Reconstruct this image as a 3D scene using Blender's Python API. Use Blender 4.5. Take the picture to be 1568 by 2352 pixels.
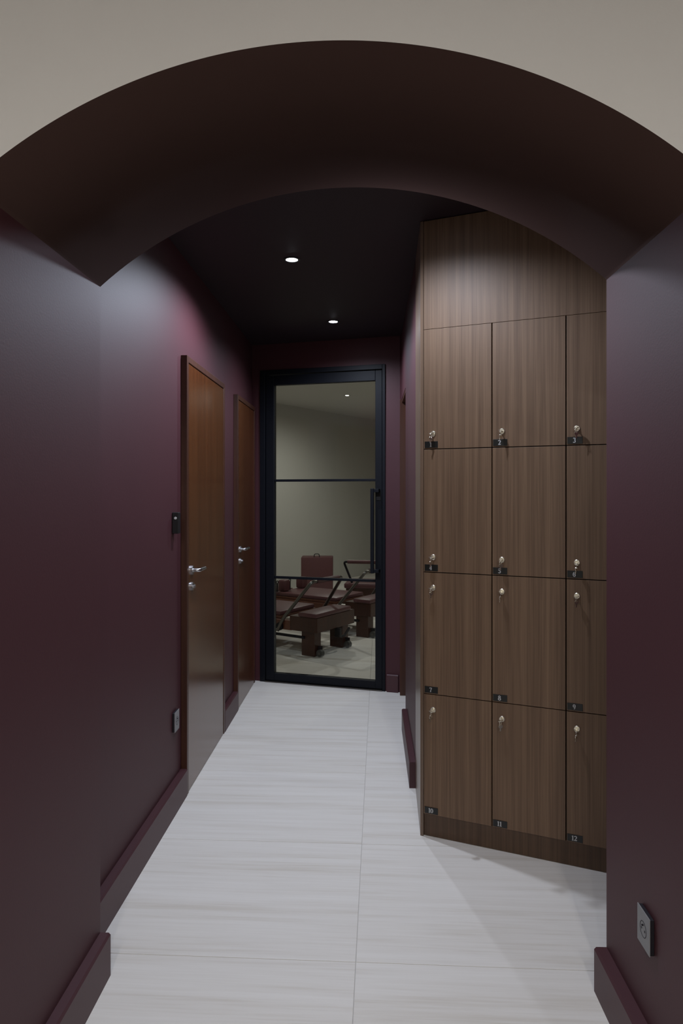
import bpy, bmesh, math, random
from mathutils import Vector, Matrix
for o in list(bpy.data.objects): bpy.data.objects.remove(o)
S = bpy.context.scene
COL = S.collection
random.seed(4)

# ------------------------------------------------------------------ camera
cam_d = bpy.data.cameras.new('camera'); cam = bpy.data.objects.new('camera', cam_d); COL.objects.link(cam)
CH = 1.42
cam.location = (0, 0, CH); cam.rotation_euler = (math.pi/2, 0, 0)
cam_d.sensor_fit = 'HORIZONTAL'; cam_d.sensor_width = 36.0
cam_d.lens = 36.0*1600/1568
cam_d.shift_y = -41/1568
cam_d.clip_start = .02
S.camera = cam

# ------------------------------------------------------------------ world, exposure
w = bpy.data.worlds.new('world'); S.world = w; w.use_nodes = True
w.node_tree.nodes['Background'].inputs[0].default_value = (.5, .52, .6, 1)
w.node_tree.nodes['Background'].inputs[1].default_value = .001
S.view_settings.view_transform = 'Standard'; S.view_settings.look = 'None'
S.view_settings.gamma = 1; S.view_settings.use_curve_mapping = False
S.view_settings.exposure = 0.0

CORRIDOR_W = 70.0      # power of each lamp in the corridor ceiling
FRONT_W = 41.0         # each lamp in the room the camera stands in
STUDIO_W = 56.0
COOL = (.76, .84, 1.0)
NEUTRAL = (1.0, .965, .93)
GREENISH = (1.0, .985, .945)

# ------------------------------------------------------------------ materials
def new_mat(name):
    m = bpy.data.materials.new(name); m.use_nodes = True
    return m, m.node_tree.nodes, m.node_tree.links, m.node_tree.nodes['Principled BSDF']

def paint(name, col, rough=.6, spec=.4, var=.12, scale=6, bump=.02, metal=0, bscale=180):
    m, n, l, b = new_mat(name)
    tc = n.new('ShaderNodeTexCoord')
    nz = n.new('ShaderNodeTexNoise'); nz.inputs['Scale'].default_value = scale; nz.inputs['Detail'].default_value = 4
    l.new(tc.outputs['Object'], nz.inputs['Vector'])
    mx = n.new('ShaderNodeMix'); mx.data_type = 'RGBA'
    mx.inputs[6].default_value = (*[c*(1-var) for c in col], 1); mx.inputs[7].default_value = (*[c*(1+var) for c in col], 1)
    l.new(nz.outputs[0], mx.inputs[0]); l.new(mx.outputs[2], b.inputs['Base Color'])
    b.inputs['Roughness'].default_value = rough; b.inputs['Metallic'].default_value = metal
    b.inputs['Specular IOR Level'].default_value = spec
    if bump:
        nb = n.new('ShaderNodeTexNoise'); nb.inputs['Scale'].default_value = bscale; nb.inputs['Detail'].default_value = 3
        l.new(tc.outputs['Object'], nb.inputs['Vector'])
        bp = n.new('ShaderNodeBump'); bp.inputs['Strength'].default_value = bump*5; bp.inputs['Distance'].default_value = .002
        l.new(nb.outputs[0], bp.inputs['Height']); l.new(bp.outputs[0], b.inputs['Normal'])
    return m

def wood(name, dark, light, rough=.4, spec=.5, xs=45, zs=1.2, fine=170):
    """vertical grain: streaks along local Z"""
    m, n, l, b = new_mat(name)
    tc = n.new('ShaderNodeTexCoord')
    def noise(sx, sy, sz, det, dist=0):
        mp = n.new('ShaderNodeMapping'); mp.inputs['Scale'].default_value = (sx, sy, sz)
        l.new(tc.outputs['Object'], mp.inputs['Vector'])
        q = n.new('ShaderNodeTexNoise'); q.inputs['Scale'].default_value = 1; q.inputs['Detail'].default_value = det
        q.inputs['Distortion'].default_value = dist
        l.new(mp.outputs[0], q.inputs['Vector']); return q
    a = noise(xs, 12, zs*.35, 3, .3); f = noise(fine, 30, zs*2.2, 4)
    ad = n.new('ShaderNodeMath'); ad.operation = 'MULTIPLY_ADD'; ad.inputs[1].default_value = .55
    l.new(f.outputs[0], ad.inputs[0])
    ml = n.new('ShaderNodeMath'); ml.operation = 'MULTIPLY'; ml.inputs[1].default_value = .55
    l.new(a.outputs[0], ml.inputs[0]); l.new(ml.outputs[0], ad.inputs[2])
    r = n.new('ShaderNodeValToRGB')
    r.color_ramp.elements[0].position = .38; r.color_ramp.elements[0].color = (*dark, 1)
    r.color_ramp.elements[1].position = .72; r.color_ramp.elements[1].color = (*light, 1)
    l.new(ad.outputs[0], r.inputs[0]); l.new(r.outputs[0], b.inputs['Base Color'])
    b.inputs['Roughness'].default_value = rough; b.inputs['Specular IOR Level'].default_value = spec
    bp = n.new('ShaderNodeBump'); bp.inputs['Strength'].default_value = .12; bp.inputs['Distance'].default_value = .001
    l.new(f.outputs[0], bp.inputs['Height']); l.new(bp.outputs[0], b.inputs['Normal'])
    return m

def travertine(name):
    m, n, l, b = new_mat(name)
    tc = n.new('ShaderNodeTexCoord'); oi = n.new('ShaderNodeObjectInfo')
    off = n.new('ShaderNodeMath'); off.operation = 'MULTIPLY'; off.inputs[1].default_value = 37
    l.new(oi.outputs['Random'], off.inputs[0])
    va = n.new('ShaderNodeVectorMath'); va.operation = 'ADD'
    l.new(tc.outputs['Object'], va.inputs[0]); l.new(off.outputs[0], va.inputs[1])
    def noise(sx, sy, det, dist):
        mp = n.new('ShaderNodeMapping'); mp.inputs['Scale'].default_value = (sx, sy, 1)
        l.new(va.outputs[0], mp.inputs['Vector'])
        q = n.new('ShaderNodeTexNoise'); q.inputs['Scale'].default_value = 1; q.inputs['Detail'].default_value = det
        q.inputs['Distortion'].default_value = dist
        l.new(mp.outputs[0], q.inputs['Vector']); return q
    a = noise(1.2, 27, 7, .3); c = noise(4, 120, 4, .2)
    s = n.new('ShaderNodeMath'); s.operation = 'MULTIPLY_ADD'; s.inputs[1].default_value = .35
    l.new(c.outputs[0], s.inputs[0])
    t = n.new('ShaderNodeMath'); t.operation = 'MULTIPLY'; t.inputs[1].default_value = .65; l.new(a.outputs[0], t.inputs[0]); l.new(t.outputs[0], s.inputs[2])
    r = n.new('ShaderNodeValToRGB'); e = r.color_ramp.elements
    e[0].position = .33; e[0].color = (.66, .615, .55, 1); e[1].position = .64; e[1].color = (.785, .755, .71, 1)
    x = e.new(.47); x.color = (.74, .705, .655, 1)
    l.new(s.outputs[0], r.inputs[0]); l.new(r.outputs[0], b.inputs['Base Color'])
    b.inputs['Roughness'].default_value = .5; b.inputs['Specular IOR Level'].default_value = .35
    bp = n.new('ShaderNodeBump'); bp.inputs['Strength'].default_value = .1; bp.inputs['Distance'].default_value = .001
    l.new(c.outputs[0], bp.inputs['Height']); l.new(bp.outputs[0], b.inputs['Normal'])
    return m

def emit(name, col, st):
    m, n, l, b = new_mat(name)
    b.inputs['Base Color'].default_value = (.8, .8, .8, 1)
    b.inputs['Emission Color'].default_value = (*col, 1); b.inputs['Emission Strength'].default_value = st
    return m

def glass_mat():
    m, n, l, b = new_mat('door_glass'); n.remove(b)
    out = n['Material Output']
    tr = n.new('ShaderNodeBsdfTransparent'); tr.inputs[0].default_value = (.90, .915, .89, 1)
    gl = n.new('ShaderNodeBsdfGlossy'); gl.inputs['Roughness'].default_value = .02
    fr = n.new('ShaderNodeFresnel'); fr.inputs[0].default_value = 1.35
    mx = n.new('ShaderNodeMixShader'); l.new(fr.outputs[0], mx.inputs[0]); l.new(tr.outputs[0], mx.inputs[1]); l.new(gl.outputs[0], mx.inputs[2])
    l.new(mx.outputs[0], out.inputs[0]); return m

M = dict(
    plum=paint('plum_paint', (.062, .0185, .0235), .56, .38, .06, 3, .02),
    plum_trim=paint('plum_trim_paint', (.060, .018, .023), .5, .55, .06, 3, .01),
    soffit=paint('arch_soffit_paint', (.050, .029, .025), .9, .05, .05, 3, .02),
    greige=paint('greige_plaster', (.59, .572, .548), .85, .2, .03, 2, .03),
    ceil=paint('dark_ceiling_paint', (.018, .009, .013), .6, .4, .08, 4, .01),
    studio=paint('studio_plaster', (.52, .51, .47), .85, .2, .03, 2, .02),
    grout=paint('tile_grout', (.62, .60, .57), .9, .1, .1, 20, .03),
    tile=travertine('travertine_porcelain'),
    walnut=wood('walnut_laminate', (.100, .056, .031), (.185, .113, .066), .52, .45),
    plinth=wood('walnut_plinth_shaded', (.055, .030, .017), (.105, .062, .036), .5, .4),  # walnut with the shade under the locker doors put into its colour
    edge=wood('walnut_edge_laminate', (.10, .062, .040), (.20, .135, .092), .30, .6, 60, 1.0),
    doorwood=wood('brown_door_veneer', (.060, .017, .004), (.105, .032, .008), .24, 1.0, 22, 1.0, 120),
    doorframe=wood('brown_frame_veneer', (.040, .013, .007), (.070, .024, .012), .4, .45, 22, 1.0, 120),
    dark=paint('shadow_gap', (.006, .004, .004), .9, .1, .1, 8, 0),
    black=paint('black_plastic', (.008, .008, .009), .45, .4, .1, 20, .005),
    blackmetal=paint('black_powder_coat', (.0045, .0056, .009), .5, .2, .1, 20, .005),
    plate=paint('black_engraved_plastic', (.006, .007, .007), .35, .45, .1, 20, 0),
    digit=paint('grey_white_lettering', (.46, .46, .47), .5, .4, .05, 20, 0),
    chrome=paint('polished_chrome', (.50, .50, .51), .26, .5, .03, 20, 0, 1),
    nickel=paint('nickel_lock', (.84, .80, .68), .34, .5, .03, 30, 0, 1),
    socket=paint('grey_socket_plastic', (.23, .23, .235), .5, .4, .06, 30, .01),
    socketdark=paint('dark_socket_body', (.012, .010, .014), .6, .3, .06, 30, .01),
    ring=paint('black_lamp_ring', (.012, .012, .014), .4, .4, .05, 30, 0),
    led_cool=emit('corridor_lamp_glow', (.86, .91, 1), 60),
    led_warm=emit('studio_lamp_glow', (1, .97, .84), 12),
    vinyl=paint('oxblood_vinyl', (.092, .031, .034), .45, .5, .08, 12, .02, 0, 60),
    rwood=wood('red_brown_reformer_wood', (.034, .010, .005), (.060, .018, .008), .4, .5, 8, 6, 60),
    rwood2=wood('light_red_wood', (.080, .026, .013), (.13, .045, .023), .4, .5, 8, 6, 60),
    steel=paint('dark_steel_tube', (.16, .15, .14), .35, .5, .1, 20, 0, 1),
    wheelm=paint('grey_rubber_wheel', (.055, .055, .052), .5, .4, .1, 20, 0),
    pin=paint('white_button', (.6, .6, .6), .4, .5, .05, 20, 0),
    glass=glass_mat(),
)

# ------------------------------------------------------------------ builders
def link(name, bm, mats, parent=None, smooth=False):
    me = bpy.data.meshes.new(name); bmesh.ops.recalc_face_normals(bm, faces=bm.faces); bm.to_mesh(me); bm.free()
    if not isinstance(mats, (list, tuple)): mats = [mats]
    for m in mats: me.materials.append(m)
    if smooth:
        for p in me.polygons: p.use_smooth = True
        try: me.set_sharp_from_angle(angle=math.radians(38))
        except Exception: pass
    o = bpy.data.objects.new(name, me); COL.objects.link(o)
    if parent: o.parent = parent
    return o
def props(o, label=None, cat=None, group=None, kind=None):
    if label: o['label'] = label
    if cat: o['category'] = cat
    if group: o['group'] = group
    if kind: o['kind'] = kind
    return o
def thing(name, loc, rz, label, cat, group=None, kind=None):
    o = bpy.data.objects.new(name, None); COL.objects.link(o); o.empty_display_size = .05
    o.location = loc; o.rotation_euler = (0, 0, rz)
    return props(o, label, cat, group, kind)
def B(): return bmesh.new()
def add_box(bm, x0, x1, y0, y1, z0, z1, mi=0, bev=0):
    vs = [bm.verts.new((x, y, z)) for x in (x0, x1) for y in (y0, y1) for z in (z0, z1)]
    fs = []
    for q in ((0,1,3,2),(4,6,7,5),(0,4,5,1),(2,3,7,6),(0,2,6,4),(1,5,7,3)):
        f = bm.faces.new([vs[i] for i in q]); f.material_index = mi; fs.append(f)
    if bev:
        es = list({e for f in fs for e in f.edges})
        r = bmesh.ops.bevel(bm, geom=es, offset=bev, segments=2, affect='EDGES', profile=.5)
        for f in r['faces']: f.material_index = mi
    return vs
def add_prism(bm, pts, z0, z1, mi=0):
    a = [bm.verts.new((x, y, z0)) for x, y in pts]; b = [bm.verts.new((x, y, z1)) for x, y in pts]
    n = len(pts)
    fs = [bm.faces.new(a[::-1]), bm.faces.new(b)] + [bm.faces.new((a[i], a[(i+1) % n], b[(i+1) % n], b[i])) for i in range(n)]
    for f in fs: f.material_index = mi
def add_tube(bm, pts, r, seg=12, mi=0, caps=True):
    pts = [Vector(p) for p in pts]; rings = []; up = None
    for i, p in enumerate(pts):
        d = (pts[min(i+1, len(pts)-1)] - pts[max(i-1, 0)]).normalized()
        if up is None: up = d.orthogonal().normalized()
        up = (up - d*up.dot(d)).normalized(); s = d.cross(up)
        rr = r[i] if isinstance(r, (list, tuple)) else r
        rings.append([bm.verts.new(p + (up*math.cos(t) + s*math.sin(t))*rr) for t in [2*math.pi*k/seg for k in range(seg)]])
    for a, b in zip(rings, rings[1:]):
        for k in range(seg):
            f = bm.faces.new((a[k], a[(k+1) % seg], b[(k+1) % seg], b[k])); f.material_index = mi
    if caps:
        for q in (rings[0][::-1], rings[-1]):
            f = bm.faces.new(q); f.material_index = mi
def bend(pts, r=.03, n=5):
    """round the corners of a polyline"""
    P = [Vector(p) for p in pts]; out = [P[0]]
    for a, b, c in zip(P, P[1:], P[2:]):
        u = (a-b); v = (c-b); q = min(r, u.length/2.1, v.length/2.1); p0 = b+u.normalized()*q; p1 = b+v.normalized()*q
        for i in range(n+1):
            t = i/n; out.append(p0*(1-t)**2 + b*2*t*(1-t) + p1*t*t)
    return out+[P[-1]]
def add_torus(bm, c, ax, R, r, seg=20, ss=8, mi=0):
    c = Vector(c); ax = Vector(ax).normalized(); u = ax.orthogonal().normalized(); v = ax.cross(u); g = []
    for i in range(seg):
        t = 2*math.pi*i/seg; d = u*math.cos(t)+v*math.sin(t)
        g.append([bm.verts.new(c + d*(R+r*math.cos(q)) + ax*r*math.sin(q)) for q in [2*math.pi*k/ss for k in range(ss)]])
    for i in range(seg):
        for k in range(ss):
            f = bm.faces.new((g[i][k], g[(i+1) % seg][k], g[(i+1) % seg][(k+1) % ss], g[i][(k+1) % ss])); f.material_index = mi

# ------------------------------------------------------------------ plan of the place (metres; camera at x=0, y=0)
CZ = 2.555                                  # corridor ceiling
BH = .126                                   # baseboard height
LX = lambda y: -.880 + .0375*y              # left corridor wall
RX = lambda y: .2165 + .0422*y              # right corridor wall beyond the lockers
FL, FR = (-.712-.02, 1.37), (.7566-.02, 1.365)     # arch, front corners of the passage
RL, RR = (-.712, 2.057), (.7566, 1.99)             # arch, rear corners
EA = Vector((-.6157, 5.296, 0)); EU = Vector((.9592, -.2828, 0)); EN = Vector((.2828, .9592, 0))   # end wall with the glass door
SU = Vector((.553, .833, 0)); SV = Vector((.833, -.553, 0))   # axes of the studio beyond
def plan(o, a, b, s, t): p = o + a*s + b*t; return (p.x, p.y)

# ------------------------------------------------------------------ floor and its tiles
bm = B(); add_box(bm, -6.5, 9, -2.6, 17, -.08, -.004)
floor = props(link('floor', bm, M['grout']), 'pale travertine-look tiled floor of the corridor and the studio', 'floor', kind='structure')
TA = math.atan(-.055); TP = Vector((.0436, 2.114, 0)); TW, TD, G = 1.43, .715, .0010
TU = Vector((math.cos(TA), math.sin(TA), 0)); TV = Vector((-math.sin(TA), math.cos(TA), 0))
bm = B(); add_box(bm, G, TW-G, G, TD-G, -.004, 0, bev=.0007)
tile0 = link('floor_tile', bm, M['tile'], floor); used = False
for i in range(-4, 5):
    for j in range(-7, 18):
        c = TP + TU*(i*TW) + TV*(j*TD); mid = c + TU*TW/2 + TV*TD/2
        if mid.y < 5.0 and abs(mid.x) > 2.0: continue
        if mid.y >= 5.0 and (abs(mid.x) > 4.5 or mid.y > 13.6): continue
        if used: t = tile0.copy(); COL.objects.link(t)
        else: t = tile0; used = True
        t.location = c; t.rotation_euler = (0, 0, TA)

# ------------------------------------------------------------------ the arch wall
def arch_wall():
    bm = B(); N = 160; TOPZ = 3.0
    def arc(L, R_, z_s, rise):
        L = Vector((*L, 0)); R_ = Vector((*R_, 0)); h = (R_-L).length/2; R = (h*h+rise*rise)/(2*rise); cz = z_s+rise-R
        a = math.asin(min(1, h/R)); out = []
        for i in range(N+1):
            t = -a + 2*a*i/N; p = (L+R_)/2 + (R_-L).normalized()*(R*math.sin(t)); out.append(Vector((p.x, p.y, cz+R*math.cos(t))))
        return out
    F = arc(FL, FR, 2.032, .279); Rr = arc(RL, RR, 2.032, .279)
    vf = [bm.verts.new(p) for p in F]; vr = [bm.verts.new(p) for p in Rr]
    tf = [bm.verts.new((p.x, p.y, TOPZ)) for p in F]; tr = [bm.verts.new((p.x, p.y, TOPZ)) for p in Rr]
    def q(vs, m): f = bm.faces.new(vs); f.material_index = m; return f
    for i in range(N):
        f = q((vf[i], vf[i+1], vr[i+1], vr[i]), 2); f.smooth = True
        q((vf[i], tf[i], tf[i+1], vf[i+1]), 0); q((vr[i], vr[i+1], tr[i+1], tr[i]), 1); q((tf[i], tr[i], tr[i+1], tf[i+1]), 1)
    for (s, e, Fc, Rc) in ((0, -2.3, FL, RL), (N, 2.3, FR, RR)):
        gf = bm.verts.new((*Fc, 0)); gr = bm.verts.new((*Rc, 0))
        q((gf, vf[s], vr[s], gr), 1)
        of = bm.verts.new((e, Fc[1], 0)); oft = bm.verts.new((e, Fc[1], TOPZ)); orr = bm.verts.new((e, Rc[1], 0)); ort = bm.verts.new((e, Rc[1], TOPZ))
        q((gf, of, oft, tf[s], vf[s]), 0); q((gr, vr[s], tr[s], ort, orr), 1); q((tf[s], oft, ort, tr[s]), 1); q((of, orr, ort, oft), 1); q((gf, gr, orr, of), 1)
    return bm
props(link('wall_arch', arch_wall(), [M['greige'], M['plum'], M['soffit']]), 'thick arched wall, greige in front and dark plum inside the arch', 'wall', kind='structure')

# ------------------------------------------------------------------ walls
bm = B(); add_prism(bm, [(LX(2.05), 2.058), (LX(5.6), 5.6), (LX(5.6)-.15, 5.6), (LX(2.05)-.15, 2.058)], 0, CZ)
props(link('wall_left', bm, M['plum']), 'dark plum painted wall along the left of the corridor', 'wall', kind='structure')
bm = B()
add_prism(bm, [(RX(3.362), 3.362), (1.13, 3.362), (1.13, 3.50), (RX(3.5)+.14, 3.50), (RX(4.357)+.14, 4.357), (RX(4.357), 4.357)], 0, CZ)
add_prism(bm, [(RX(4.357), 4.357), (RX(4.357)+.14, 4.357), (RX(4.93)+.14, 4.93), (RX(4.93), 4.93)], 2.087, CZ)
add_prism(bm, [(RX(4.93), 4.93), (RX(4.93)+.14, 4.93), (RX(4.95)+.14, 4.95), plan(EA, EU, EN, 1.078, 0)], 0, CZ)
props(link('wall_right', bm, M['plum']), 'dark plum painted wall on the right beyond the lockers', 'wall', kind='structure')
bm = B(); add_prism(bm, [(1.13, 1.995), (1.27, 1.995), (1.27, 3.5), (1.13, 3.5)], 0, CZ)
props(link('wall_niche', bm, M['plum']), 'plum side wall of the locker niche behind the right pillar', 'wall', kind='structure')
bm = B()
add_prism(bm, [plan(EA, EU, EN, *q) for q in ((-.068, 0), (0, 0), (0, .12), (-.09, .12))], 0, 2.357)
add_prism(bm, [plan(EA, EU, EN, *q) for q in ((.9724, 0), (1.25, 0), (1.25, .12), (.9724, .12))], 0, 2.357)
add_prism(bm, [plan(EA, EU, EN, *q) for q in ((-.068, 0), (1.25, 0), (1.25, .12), (-.09, .12))], 2.357, 2.75)
props(link('wall_end', bm, M['plum']), 'dark plum end wall around the glass door', 'wall', kind='structure')
bm = B(); add_prism(bm, [(-1.1, 2.02), (1.35, 1.99), (1.35, 5.5), plan(EA, EU, EN, .4, .1), (-1.1, 5.55)], CZ, CZ+.1)
props(link('ceiling', bm, M['ceil']), 'almost black corridor ceiling with recessed spots', 'ceiling', kind='structure')
# the room the camera stands in
bm = B(); add_prism(bm, [(-2.3, -2.5), (2.3, -2.5), (2.3, 1.365), (-2.3, 1.365)], 3.0, 3.1)
props(link('ceiling_front', bm, M['greige']), 'pale ceiling of the room in front of the arch', 'ceiling', kind='structure')
for nm, x0, x1, y0, y1, lb in (('wall_front_left', -2.42, -2.3, -2.5, 1.365, 'greige left wall of the room in front of the arch'),
                               ('wall_front_right', 2.3, 2.42, -2.5, 1.365, 'greige right wall of the room in front of the arch'),
                               ('wall_front_back', -2.3, 2.3, -2.62, -2.5, 'greige wall behind the viewer')):
    bm = B(); add_box(bm, x0, x1, y0, y1, 0, 3.0); props(link(nm, bm, M['greige']), lb, 'wall', kind='structure')
# the studio behind the glass door
SZ = 2.75; W0 = Vector((-.988, 10.14, 0))
bm = B(); add_prism(bm, [plan(W0, SU, SV, *q) for q in ((-3.2, 0), (4.2, 0), (4.2, -.12), (-3.2, -.12))], 0, SZ)
props(link('wall_studio_back', bm, M['studio']), 'plain pale studio wall seen through the glass door', 'wall', kind='structure')
bm = B(); add_prism(bm, [plan(W0, SU, SV, *q) for q in ((4.2, 0), (4.2, 5.6), (4.32, 5.6), (4.32, 0))], 0, SZ)
props(link('wall_studio_right', bm, M['studio']), 'pale far right wall of the studio', 'wall', kind='structure')
LS = W0 - SU*3.2
bm = B(); add_prism(bm, [(LS.x, LS.y), (LS.x, 5.72), (LS.x-.12, 5.72), (LS.x-.12, LS.y)], 0, SZ)
props(link('wall_studio_left', bm, M['studio']), 'pale left wall of the studio', 'wall', kind='structure')
bm = B()
add_prism(bm, [(LS.x, 5.72), (LX(5.6), 5.6), plan(EA, EU, EN, -.09, .12), plan(EA, EU, EN, -.09, .2), (LS.x, 5.84)], 0, SZ)
RS = W0 + SU*4.2 + SV*5.6
add_prism(bm, [plan(EA, EU, EN, 1.25, .0), (RS.x, RS.y-.1), (RS.x, RS.y+.02), plan(EA, EU, EN, 1.25, .12)], 0, SZ)
props(link('wall_studio_front', bm, M['studio']), 'pale studio wall either side of the glass door', 'wall', kind='structure')
bm = B(); add_prism(bm, [(LS.x-.12, 5.6), plan(EA, EU, EN, -.09, .121), plan(EA, EU, EN, 1.25, .121), (RS.x+.2, RS.y-.1), plan(W0, SU, SV, 4.32, -.12), plan(W0, SU, SV, -3.4, -.12)], SZ, SZ+.1)
props(link('ceiling_studio', bm, M['studio']), 'pale studio ceiling with one small spot', 'ceiling', kind='structure')

# ------------------------------------------------------------------ baseboards
def baseboard(name, p0, p1, side, label, th=.031):
    """p0->p1 along the wall face; side = unit-ish direction into the passage"""
    d = Vector((p1[0]-p0[0], p1[1]-p0[1], 0)); Lh = d.length; d.normalize(); n = Vector((-d.y, d.x, 0))
    if n.x*side[0] + n.y*side[1] < 0: p0, p1 = p1, p0; d = -d; n = -n
    bm = B(); prof = [(0, 0), (th, 0), (th, BH-.006), (th-.006, BH), (0, BH)]
    vs = []
    for s in (0, Lh):
        vs.append([bm.verts.new((p0[0]+d.x*s+n.x*a, p0[1]+d.y*s+n.y*a, z)) for a, z in prof])
    for i in range(5): bm.faces.new((vs[0][i], vs[0][(i+1) % 5], vs[1][(i+1) % 5], vs[1][i]))
    bm.faces.new(vs[0]); bm.faces.new(vs[1])
    return props(link(name, bm, M['plum_trim']), label, 'baseboard', kind='structure')
baseboard('baseboard_left', (LX(2.06), 2.06), (LX(3.284), 3.284), (1, 0), 'plum baseboard on the left wall before the first brown door')
baseboard('baseboard_left.001', (LX(4.16), 4.16), (LX(4.572), 4.572), (1, 0), 'short plum baseboard between the two brown doors')
baseboard('baseboard_pillar_left', FL, RL, (1, 0), 'plum baseboard along the left side of the arch passage')
baseboard('baseboard_pillar_right', FR, RR, (-1, 0), 'plum baseboard along the right side of the arch passage', .035)
baseboard('baseboard_right', (RX(3.362), 3.362), (RX(4.2), 4.2), (-1, 0), 'plum baseboard on the right wall just past the lockers')
baseboard('baseboard_end', plan(EA, EU, EN, .985, 0), plan(EA, EU, EN, 1.068, 0), (-EN.x, -EN.y), 'tiny plum baseboard right of the glass door', .02)

# ------------------------------------------------------------------ brown doors in the left wall (local x along the wall going away, local -y into corridor ... built in world axes)
def lever_set(parent, px, face, z, out, along, mat, hinge=1):
    """rosette, lever and cylinder. px = position along, face = offset of the door face, out = outward vector, along = unit vector"""
    o = Vector(out); a = Vector(along); c = a*px + o*face + Vector((0, 0, z))
    bm = B(); add_tube(bm, [c, c+o*.009], .022, 24); r = link('rosette', bm, mat, parent, True)
    bm = B(); add_tube(bm, bend([c, c+o*.038, c+o*.042+a*hinge*.10], .016, 6), .009, 12); link('lever', bm, mat, parent, True)
    k = c + Vector((0, 0, -.078)); bm = B(); add_tube(bm, [k, k+o*.009], .020, 24); link('lock_rosette', bm, mat, parent, True)
    bm = B(); add_tube(bm, [k+o*.009, k+o*.020], .0085, 12); link('lock_cylinder', bm, mat, parent, True)
def left_door(name, y0, y1, label):
    a = Vector((.0375, 1, 0)).normalized(); rz = math.atan2(a.y, a.x)
    # local x = along wall going away, local y = into wall (left); passage is -y
    t = thing(name, (LX(y0), y0, 0), rz, label, 'door', kind='structure'); L = (y1-y0)
    fw, pr = .030, .030
    bm = B(); add_box(bm, -fw, 0, -pr, .0, 0, 2.046+fw, bev=.002); add_box(bm, L, L+fw, -pr, 0, 0, 2.046+fw, bev=.002)
    add_box(bm, 0, L, -pr, 0, 2.046, 2.046+fw, bev=.002); link('door_frame', bm, M['doorframe'], t)
    bm = B(); add_box(bm, 0, L, -.012, 0, 0, 2.046); link('rebate', bm, M['dark'], t)
    bm = B(); add_box(bm, .004, L-.004, -.027, -.012, .004, 2.042, bev=.0015); link('door_panel', bm, M['doorwood'], t)
    h = bpy.data.objects.new('door_handle', None); COL.objects.link(h); h.parent = t
    lever_set(h, .062, .027, 1.052, (0, -1, 0), (1, 0, 0), M['chrome'])
    return t
left_door('door_1', 3.314, 4.126, 'nearer brown wooden door in the left wall')
left_door('door_2', 4.60, 5.24, 'farther brown wooden door in the left wall, beside the glass door')

# door in the right wall: lining and recessed panel
a = Vector((.0422, 1, 0)).normalized(); t = thing('door_3', (RX(4.357), 4.357, 0), math.atan2(a.y, a.x), 'brown wooden door set back in the right wall near the glass door', 'door', kind='structure')
L = .573
bm = B(); add_box(bm, 0, .02, -.138, -.002, 0, 2.087, bev=.001); add_box(bm, L-.022, L-.002, -.138, .012, 0, 2.087, bev=.001); add_box(bm, .02, L-.022, -.138, -.002, 2.065, 2.087, bev=.001)
link('door_frame', bm, M['doorframe'], t)
bm = B(); add_box(bm, .023, L-.025, -.125, -.09, .004, 2.062, bev=.001); link('door_panel', bm, M['doorwood'], t)
h = bpy.data.objects.new('door_handle', None); COL.objects.link(h); h.parent = t
lever_set(h, .09, -.09, 1.05, (0, 1, 0), (1, 0, 0), M['chrome'])

# ------------------------------------------------------------------ glass door (local x along door to the right, local y away from the viewer)
gd = thing('door_4', (EA.x, EA.y, 0), math.atan2(EU.y, EU.x), 'tall glass door in a black metal frame with two thin crossbars', 'door', kind='structure')
gw = .9724
bm = B()
add_box(bm, 0, .04, -.012, .09, 0, 2.357, bev=.002); add_box(bm, gw-.022, gw, -.012, .09, 0, 2.357, bev=.002); add_box(bm, .04, gw-.022, -.012, .09, 2.322, 2.357, bev=.002)
link('outer_frame', bm, M['blackmetal'], gd)
bm = B()
add_box(bm, .044, .109, .0, .05, .012, 2.317, bev=.0025); add_box(bm, .8962, gw-.026, .0, .05, .012, 2.317, bev=.0025)
add_box(bm, .109, .8962, .0, .05, .012, .066, bev=.0025); add_box(bm, .109, .8962, .0, .05, 2.2435, 2.317, bev=.0025)
link('door_leaf_frame', bm, M['blackmetal'], gd)
for z in (1.5227, .790):
    bm = B(); add_box(bm, .109, .8962, .012, .038, z-.009, z+.009, bev=.002); link('crossbar', bm, M['blackmetal'], gd)
for z0, z1 in ((.066, .781), (.799, 1.5137), (1.5317, 2.2435)):
    bm = B(); add_box(bm, .109, .8962, .022, .028, z0, z1); link('glass_pane', bm, M['glass'], gd)
bm = B(); add_box(bm, .04, gw-.022, -.02, .07, 0, .008, bev=.001); link('threshold_strip', bm, M['steel'], gd)
h = bpy.data.objects.new('pull_handle', None); COL.objects.link(h); h.parent = gd
bm = B(); add_box(bm, .8745, .8995, -.062, -.042, .852, 1.462, bev=.004); link('handle_bar', bm, M['blackmetal'], h)
for z in (1.445, .868):
    bm = B(); add_box(bm, .885, .935, -.056, .002, z-.012, z+.012, bev=.002); link('handle_mount', bm, M['blackmetal'], h)
bm = B(); add_box(bm, .905, .938, -.006, .002, 1.375, 1.455, bev=.002); link('lock_plate', bm, M['black'], h)

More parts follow.
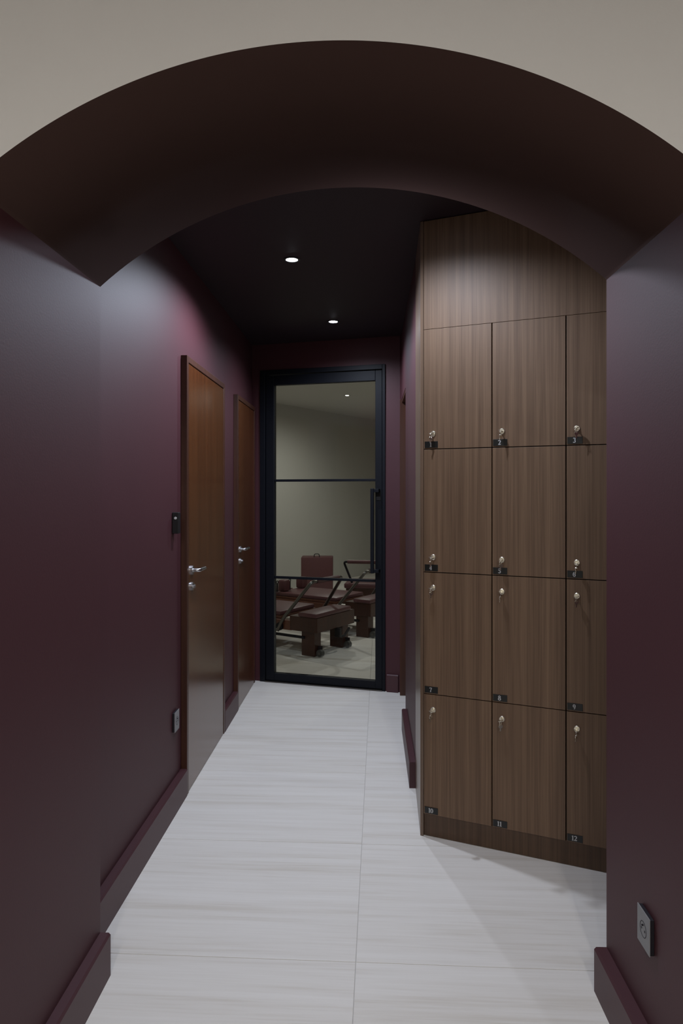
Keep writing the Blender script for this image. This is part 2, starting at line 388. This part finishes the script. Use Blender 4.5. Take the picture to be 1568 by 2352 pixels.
# ------------------------------------------------------------------ serif numerals as ribbons (unit: cap height 1)
def el(cx, cy, rx, ry, a0, a1, w0, w1, n=14):
    out = []
    for i in range(n+1):
        t = math.radians(a0+(a1-a0)*i/n); out.append((cx+rx*math.cos(t), cy+ry*math.sin(t), w0+(w1-w0)*abs(math.cos(t))))
    return out
HV, HL = .21, .075
GLY = {
 '0': (.62, [el(.31, .5, .22, .45, 0, 360, HL, HV, 28)]),
 '1': (.50, [[(.27, .0, HV), (.27, 1, HV)], [(.06, .04, HL), (.48, .04, HL)], [(.06, .83, HL), (.2, .93, HL+.02)]]),
 '2': (.62, [el(.30, .74, .20, .22, 165, -20, HL+.05, HV), [(.49, .66, HV), (.36, .42, .15), (.10, .10, HL+.02)], [(.06, .09, .17), (.55, .09, .17)], [(.55, .05, HL), (.55, .26, HL)]]),
 '3': (.60, [el(.28, .75, .19, .21, 150, -90, HL+.04, HV), el(.28, .29, .22, .25, 90, -150, HL+.04, HV)]),
 '4': (.64, [[(.40, 0, HV), (.40, 1, HV)], [(.38, .95, HL), (.04, .30, HL)], [(.02, .29, HL), (.62, .29, HL)], [(.22, .035, HL), (.58, .035, HL)]]),
 '5': (.60, [[(.12, .95, .10), (.50, .95, .14)], [(.13, .97, HL), (.11, .54, HL)], el(.27, .31, .22, .27, 125, -150, HL+.04, HV)]),
 '6': (.62, [el(.32, .31, .19, .27, 0, 360, HL+.02, HV-.02, 24), el(.42, .40, .32, .54, 100, 185, HL, HV)]),
 '7': (.60, [[(.06, .90, .15), (.56, .90, .15)], [(.06, .95, HL), (.06, .74, HL)], [(.54, .86, HL+.04), (.34, .5, .16), (.27, .0, HV)]]),
 '8': (.62, [el(.31, .75, .18, .21, 0, 360, HL+.03, HV-.03, 22), el(.31, .28, .22, .25, 0, 360, HL+.03, HV, 22)]),
 '9': (.62, [el(.30, .69, .19, .27, 0, 360, HL+.02, HV-.02, 24), el(.20, .60, .32, .54, 5, -80, HV, HL)]),
}
def add_ribbon(bm, pts, ox, oz, sc, y0, y1, mi):
    P = [Vector((ox+p[0]*sc, oz+p[1]*sc)) for p in pts]; W = [p[2]*sc/2 for p in pts]; L = []; R = []
    closed = (P[0]-P[-1]).length < 1e-6
    for i, p in enumerate(P):
        a = P[i-1] if i else (P[-2] if closed else P[0]); b = P[i+1] if i < len(P)-1 else (P[1] if closed else P[-1])
        d = (b-a).normalized(); n = Vector((-d.y, d.x)); L.append(p+n*W[i]); R.append(p-n*W[i])
    for i in range(len(P)-1):
        q = [L[i], R[i], R[i+1], L[i+1]]
        a = [bm.verts.new((v.x, y0, v.y)) for v in q]; b = [bm.verts.new((v.x, y1, v.y)) for v in q]
        fs = [bm.faces.new(a)] + [bm.faces.new((a[k], a[(k+1) % 4], b[(k+1) % 4], b[k])) for k in range(4)]
        for f in fs: f.material_index = mi

# ------------------------------------------------------------------ the lockers (local x along the front, local -y towards the viewer)
LO = Vector((.3365, 2.894, 0)); LD = Vector((.9122, -.4096, 0)).normalized(); LANG = math.atan2(LD.y, LD.x)
lk = thing('locker_bank', LO, LANG, 'walnut built-in locker bank of numbered doors behind the right pillar', 'lockers')
LN = Vector((-LD.y, LD.x, 0))
def loc(x, y): v = Vector((x, y, 0)) - LO; return (v.dot(LD), v.dot(LN))
# side panel: runs from the front corner to the start of the right wall
c0 = loc(.328, 2.899); c1 = loc(.3572, 3.36)
bm = B(); add_prism(bm, [c0, (.0035, 0), (.0035, .02), (c1[0]+.012, c1[1]), c1], 0, CZ-.002); link('side_panel', bm, M['edge'], lk)
q0 = loc(.375, 3.36); q1 = loc(1.126, 3.36); q2 = loc(1.126, 2.56)
bm = B(); add_prism(bm, [(.004, .021), (.853, .021), q2, q1, q0], .012, CZ-.004); link('carcass', bm, M['dark'], lk)
PITCH = .2825; X0 = .0055; GAP = .0021
ROWS = [2.102, 1.606, 1.097, .593, .094]
bm = B(); add_box(bm, X0, X0+3*PITCH, .0, .019, ROWS[0]+.001, CZ-.003, bev=.0008); link('filler_panel', bm, M['walnut'], lk)
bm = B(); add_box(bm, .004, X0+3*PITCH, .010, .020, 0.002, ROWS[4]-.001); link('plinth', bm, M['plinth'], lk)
LOCKS = []
for r in range(4):
    for c in range(3):
        n = r*3+c+1; xa = X0+c*PITCH+(GAP if c else 0); xb = X0+(c+1)*PITCH-GAP; za = ROWS[r+1]+GAP*.8; zb = ROWS[r]-(GAP*.8 if r else .0004)
        bm = B(); add_box(bm, xa, xb, .0, .019, za, zb, bev=.0008); d = link('locker_door', bm, M['walnut'], lk)
        px, pz, pw, ph = X0+c*PITCH+.0045, ROWS[r+1]+.0055, .056, .0265
        bm = B(); add_box(bm, px, px+pw, -.0022, -.0001, pz, pz+ph, 0, .0004)
        s = str(n); sc = .0185; wd = sum(GLY[k][0] for k in s)*sc; ox = px+pw*.46-wd/2
        for k in s:
            for st in GLY[k][1]: add_ribbon(bm, st, ox, pz+.004, sc, -.0026, -.0021, 1)
            ox += GLY[k][0]*sc
        props(link('number_plate', bm, [M['plate'], M['digit']], d), 'black plate with the pale serif number %d' % n)
        lx = X0+c*PITCH+.040; lz = ROWS[r+1]+.063 if r < 2 else ROWS[r]-.063
        bm = B(); add_tube(bm, [(lx, -.0001, lz), (lx, -.003, lz), (lx, -.0045, lz)], [.0115, .0115, .0098], 24)
        add_tube(bm, [(lx, -.0045, lz), (lx, -.0085, lz)], .0066, 16); link('cam_lock', bm, M['nickel'], d, True)
        LOCKS.append((n, r, c, lx, lz))

# keys: one set hanging in each lock
def key_mesh(bow, blade, mi=0):
    """flat key in local xz plane, bow centred at origin, blade pointing +z"""
    bm = B(); N = 18; t = .0011
    o = [(bow*math.sin(2*math.pi*i/N), bow*.92*math.cos(2*math.pi*i/N)) for i in range(N)]
    i_ = [(bow*.28*math.sin(2*math.pi*i/N), -bow*.45+bow*.28*math.cos(2*math.pi*i/N)) for i in range(N)]
    vo = [[bm.verts.new((x, y, z)) for x, z in o] for y in (-t, t)]; vi = [[bm.verts.new((x, y, z)) for x, z in i_] for y in (-t, t)]
    for k in range(N):
        j = (k+1) % N
        bm.faces.new((vo[0][k], vo[0][j], vi[0][j], vi[0][k])); bm.faces.new((vo[1][k], vi[1][k], vi[1][j], vo[1][j]))
        bm.faces.new((vo[0][k], vo[1][k], vo[1][j], vo[0][j])); bm.faces.new((vi[0][k], vi[0][j], vi[1][j], vi[1][k]))
    add_box(bm, -.0026, .0026, -t*.8, t*.8, bow*.85, bow*.85+blade, bev=.0003)
    return bm
key_in = link('key', key_mesh(.0105, .009), M['nickel'], None, False)
key_hang = link('spare_key', key_mesh(.0085, .011), M['nickel'], None, False)
bm = B(); add_torus(bm, (0, 0, 0), (1, 0, 0), .0095, .0009); ring0 = link('split_ring', bm, M['nickel'], None, True)
WORD = 'one two three four five six seven eight nine ten eleven twelve'.split()
COLN = ['left', 'middle', 'right']
ROWN = ['top', 'second', 'third', 'bottom']
for i, (n, r, c, lx, lz) in enumerate(LOCKS):
    P = LO + LD*lx - LN*.0088; tilt = [.0, .35, -.3, .15, -.2, .4][(i*5) % 6]
    kt = thing('key_set', (P.x, P.y, lz), LANG, 'two small nickel keys in the lock of locker %s, %s row, %s column' % (WORD[r*3+c], ROWN[r], COLN[c]), 'keys', 'keys left in the locker doors')
    def cp(o):
        q = o if i == 0 else o.copy()
        if i: COL.objects.link(q)
        q.parent = kt; return q
    a = cp(key_in); a.location = (0, -.0185, 0); a.rotation_euler = (-math.pi/2, tilt, 0)     # blade points into the lock
    b = cp(ring0); b.location = (0, -.0235, -.0085); b.rotation_euler = (0, 0, tilt*.5)
    d = cp(key_hang); d.location = (.001, -.0245, -.0205); d.rotation_euler = (math.pi+.08, .12+tilt*.4, .9+tilt)

# ------------------------------------------------------------------ small wall fittings
def wall_yaw(dx): return math.atan2(1, dx)
# black box by the first door (local x along wall away, -y into corridor)
t = thing('wall_control', (LX(3.133), 3.133, 1.29), wall_yaw(.0375), 'small black box with a pale round button on the left wall before the first door', 'wall control')
bm = B(); add_box(bm, 0, .034, -.030, -.0005, -.048, .048, bev=.003); link('housing', bm, M['black'], t)
bm = B(); add_tube(bm, [(.0, -.016, .022), (-.003, -.016, .022)], [.0065, .005], 16); link('button', bm, M['pin'], t, True)
def socket(loc, yaw, flip, label, z):
    t = thing('wall_socket', (loc[0], loc[1], z), yaw, label, 'socket')
    s = -1 if not flip else 1
    y0, y1 = sorted((s*.010, s*.0003)); bm = B(); add_box(bm, .0, .072, y0, y1, -.0425, .0425, bev=.001); link('back_box', bm, M['socketdark'], t)
    y0, y1 = sorted((s*.0125, s*.0102)); bm = B(); add_box(bm, -.001, .073, y0, y1, -.0445, .0445, bev=.0008); link('face_plate', bm, M['socket'], t)
    bm = B(); add_torus(bm, (.036, s*.0126, 0), (0, 1, 0), .0185, .0007, 28, 6)
    for zz in (-.0095, .0095): add_tube(bm, [(.036+zz, s*.0122, -.001), (.036+zz, s*.0129, -.001)], .0028, 12)
    add_tube(bm, [(.036, s*.0122, .0105), (.036, s*.0165, .0105)], .0022, 10)
    link('outlet', bm, M['socketdark'], t, True)
socket((LX(3.138), 3.138), wall_yaw(.0375), False, 'small grey socket low on the left wall before the first brown door', .388)
dxr = (RR[0]-FR[0])/(RR[1]-FR[1]); xr = lambda y: FR[0]+dxr*(y-FR[1])
socket((xr(1.661), 1.661), wall_yaw(dxr), True, 'grey square socket low on the right pillar under the arch', .360)

# ------------------------------------------------------------------ ceiling spots
def spot(x, y, z, watt, col, label, lens, size=150, blend=.30, group=None):
    t = thing('ceiling_spot', (x, y, z), 0, label, 'ceiling lamp', group)
    bm = B(); N = 32
    prof = [(.030, -.0002), (.040, -.0005), (.041, -.003), (.031, -.0045), (.029, -.0035), (.0285, -.0002)]
    rg = [[bm.verts.new((r*math.cos(2*math.pi*k/N), r*math.sin(2*math.pi*k/N), q)) for k in range(N)] for r, q in prof]
    for a, b in zip(rg, rg[1:]):
        for k in range(N): bm.faces.new((a[k], a[(k+1) % N], b[(k+1) % N], b[k]))
    link('trim_ring', bm, M['ring'], t, True)
    bm = B(); rg = [[bm.verts.new((r*math.cos(2*math.pi*k/N), r*math.sin(2*math.pi*k/N), q)) for k in range(N)] for r, q in ((.0283, -.0006), (.024, -.0036), (.014, -.0060), (.005, -.0068))]
    for a, b in zip(rg, rg[1:]):
        for k in range(N): bm.faces.new((a[k], a[(k+1) % N], b[(k+1) % N], b[k]))
    bm.faces.new(rg[-1]); bm.faces.new(rg[0][::-1]); link('lamp_lens', bm, lens, t, True)
    ld = bpy.data.lights.new('spot_beam', 'SPOT'); ld.energy = watt; ld.color = col; ld.spot_size = math.radians(size); ld.spot_blend = blend; ld.shadow_soft_size = .025
    lo = bpy.data.objects.new('spot_beam', ld); COL.objects.link(lo); lo.parent = t; lo.location = (0, 0, -.034)
    return t
CG = 'recessed spots of the corridor ceiling'
spot(-.24, 3.367, CZ, CORRIDOR_W, COOL, 'nearer and brighter round spot in the dark corridor ceiling', M['led_cool'], size=160, blend=.5, group=CG)
spot(-.054, 4.577, CZ, CORRIDOR_W*.55, COOL, 'farther round spot in the dark corridor ceiling near the glass door', M['led_cool'], size=158, blend=.75, group=CG)
spot(.20, 2.42, CZ, CORRIDOR_W*.62, COOL, 'round spot in the corridor ceiling hidden behind the arch, over the lockers', M['led_cool'], size=154, blend=.7, group=CG)
for x in (-.4, .4):
    for y in (-2.1, -1.0):
        spot(x, y, 3.0, FRONT_W, NEUTRAL, '%s %s round spot in the ceiling of the room before the arch' % ('rear' if y < -1 else 'front', 'left' if x < 0 else 'right'), M['led_warm'], size=174, blend=.5, group='spots of the front room ceiling')
spot(.075, 9.37, SZ, STUDIO_W, GREENISH, 'round spot in the pale studio ceiling seen through the glass door', M['led_warm'], size=172, blend=.9, group='spots of the studio ceiling')
spot(-1.6, 7.6, SZ, STUDIO_W, GREENISH, 'round studio spot out of sight left of the glass door', M['led_warm'], size=172, blend=.9, group='spots of the studio ceiling')
spot(1.7, 7.6, SZ, STUDIO_W, GREENISH, 'round studio spot out of sight right of the glass door', M['led_warm'], size=172, blend=.9, group='spots of the studio ceiling')

# ------------------------------------------------------------------ pilates reformers in the studio (local x towards the foot end, local y across)
SYAW = math.atan2(SV.y, SV.x)
def reformer(origin, label):
    t = thing('pilates_reformer', (origin[0], origin[1], 0), SYAW, label, 'reformer', 'pilates reformers side by side in the studio')
    Wd, Ln = .62, 2.35
    for (x0, x1) in ((-.19, -.05), (-Ln+.05, -Ln+.19)):
        for (y0, y1) in ((.05, .15), (Wd-.13, Wd-.03)):
            bm = B(); add_box(bm, x0, x1, y0, y1, .0, .215, bev=.004); link('leg', bm, M['rwood'], t)
    bm = B(); add_box(bm, -.30, 0, .02, Wd, .215, .345, bev=.005); link('foot_end_block', bm, M['rwood'], t)
    bm = B(); add_box(bm, -Ln, -Ln+.22, .02, Wd, .215, .345, bev=.005); link('head_end_block', bm, M['rwood'], t)
    for y0 in (.02, Wd-.05):
        bm = B(); add_box(bm, -Ln+.2, -.28, y0, y0+.05, .212, .298, bev=.003); link('side_rail', bm, M['rwood2'], t)
        bm = B(); add_box(bm, -Ln+.1, -.15, y0+.01, y0+.03, .150, .172, bev=.002); link('lower_bar', bm, M['blackmetal'], t)
    bm = B(); add_box(bm, -.195, .005, .0, Wd-.06, .346, .385, bev=.012); link('foot_platform_pad', bm, M['vinyl'], t, True)
    bm = B(); add_box(bm, -1.25, -.42, .05, Wd-.03, .300, .324, bev=.004); car = link('carriage', bm, M['rwood2'], t)
    bm = B(); add_box(bm, -1.24, -.43, .055, Wd-.035, .324, .364, bev=.014); link('carriage_pad', bm, M['vinyl'], car, True)
    bm = B(); add_box(bm, -1.52, -1.27, .21, Wd-.19, .300, .362, bev=.012); link('headrest', bm, M['vinyl'], t, True)
    for y0 in (.10, Wd-.20):
        bm = B(); add_box(bm, -1.23, -1.14, y0, y0+.11, .365, .488, bev=.018); link('shoulder_rest', bm, M['vinyl'], t, True)
    for y0 in (.055, .275):
        bm = B(); add_tube(bm, [(-1.20, y0, .366), (-1.20, y0, .455)], .010, 10); add_torus(bm, (-1.20, y0, .469), (1, 0, 0), .015, .005, 16, 6); link('rope_post', bm, M['black'], t, True)
    # foot bar: two arms leaning to the foot end, joined by a padded crosspiece
    bm = B(); add_tube(bm, bend([(-.42, .0, .20), (-.36, .0, .31), (-.07, .04, .655), (-.07, Wd-.10, .655), (-.36, Wd-.0, .31), (-.42, Wd, .20)], .05, 6), .0155, 12)
    fb = link('foot_bar', bm, M['steel'], t, True)
    bm = B(); add_tube(bm, [(-.07, .11, .655), (-.07, Wd-.17, .655)], .022, 14); link('bar_grip', bm, M['vinyl'], fb, True)
    for y0 in (-.004, Wd-.016):
        bm = B(); add_tube(bm, [(-.40, y0, .24), (-.40, y0+.02, .24)], .035, 18); link('pivot_disc', bm, M['blackmetal'], t, True)
    for y0 in (.075, Wd-.105):
        bm = B(); add_tube(bm, [(-.008, y0-.012, .034), (-.008, y0+.026, .034)], .031, 20); wh = link('wheel', bm, M['wheelm'], t, True)
        bm = B(); add_tube(bm, [(-.008, y0-.016, .034), (-.008, y0+.03, .034)], .012, 12); link('axle', bm, M['steel'], wh, True)
        bm = B(); add_box(bm, -.052, -.004, y0+.0265, y0+.0345, .03, .09); link('wheel_bracket', bm, M['black'], t)
    bm = B(); add_box(bm, -.03, .03, .33, .36, .13, .214, bev=.004); add_tube(bm, bend([(.0, .345, .14), (.03, .40, .13), (.02, .50, .19)], .03, 4), .012, 8)
    link('height_lever', bm, M['black'], t, True)
    for k in range(5):
        y0 = .17+k*.07
        bm = B(); pts = [(-.34 + .006*math.cos(q*1.2) - q*.002, y0+.010*math.sin(q*1.2), .27+.010*math.cos(q*1.2)) for q in range(0, 36)]
        add_tube(bm, pts, .0022, 5); link('spring', bm, M['steel'], t, True)
    return t
reformer((-.222, 6.0), 'nearest red-brown reformer, its foot end and wheels in full view')
reformer((.276, 6.81), 'middle red-brown reformer behind the nearest one')

# red box standing against the studio wall
bx_c = Vector((-.345, 9.80, 0))
t = thing('reformer_box', bx_c, SYAW+math.radians(33), 'dark red upholstered box with a small carry strap, standing behind the reformers', 'box')
bm = B(); add_box(bm, -.215, .225, -.14, .14, 0, .545, bev=.012); link('body', bm, M['vinyl'], t, True)
bm = B(); add_tube(bm, bend([(-.035, -.12, .545), (-.03, -.12, .59), (.035, -.12, .59), (.04, -.12, .545)], .025, 5), .006, 8); link('carry_strap', bm, M['black'], t, True)

# chair with padded handlebar at the far right of the glass
t = thing('pilates_chair', (.36, 8.30, 0), math.radians(-8), 'low padded exercise chair with a raised handlebar at the right of the glass', 'exercise chair')
bm = B(); add_box(bm, -.30, .36, -.25, .25, .325, .385, bev=.015); link('seat', bm, M['vinyl'], t, True)
bm = B(); add_box(bm, -.28, .34, -.23, .23, .0, .323, bev=.004); link('body', bm, M['rwood'], t)
bm = B(); add_tube(bm, bend([(-.21, -.2, .386), (-.31, -.2, .63), (.36, -.2, .63), (.28, -.2, .386)], .035, 5), .013, 12); hb = link('handlebar', bm, M['blackmetal'], t, True)
bm = B(); add_tube(bm, [(-.265, -.2, .63), (.31, -.2, .63)], .022, 14); link('bar_grip', bm, M['vinyl'], hb, True)
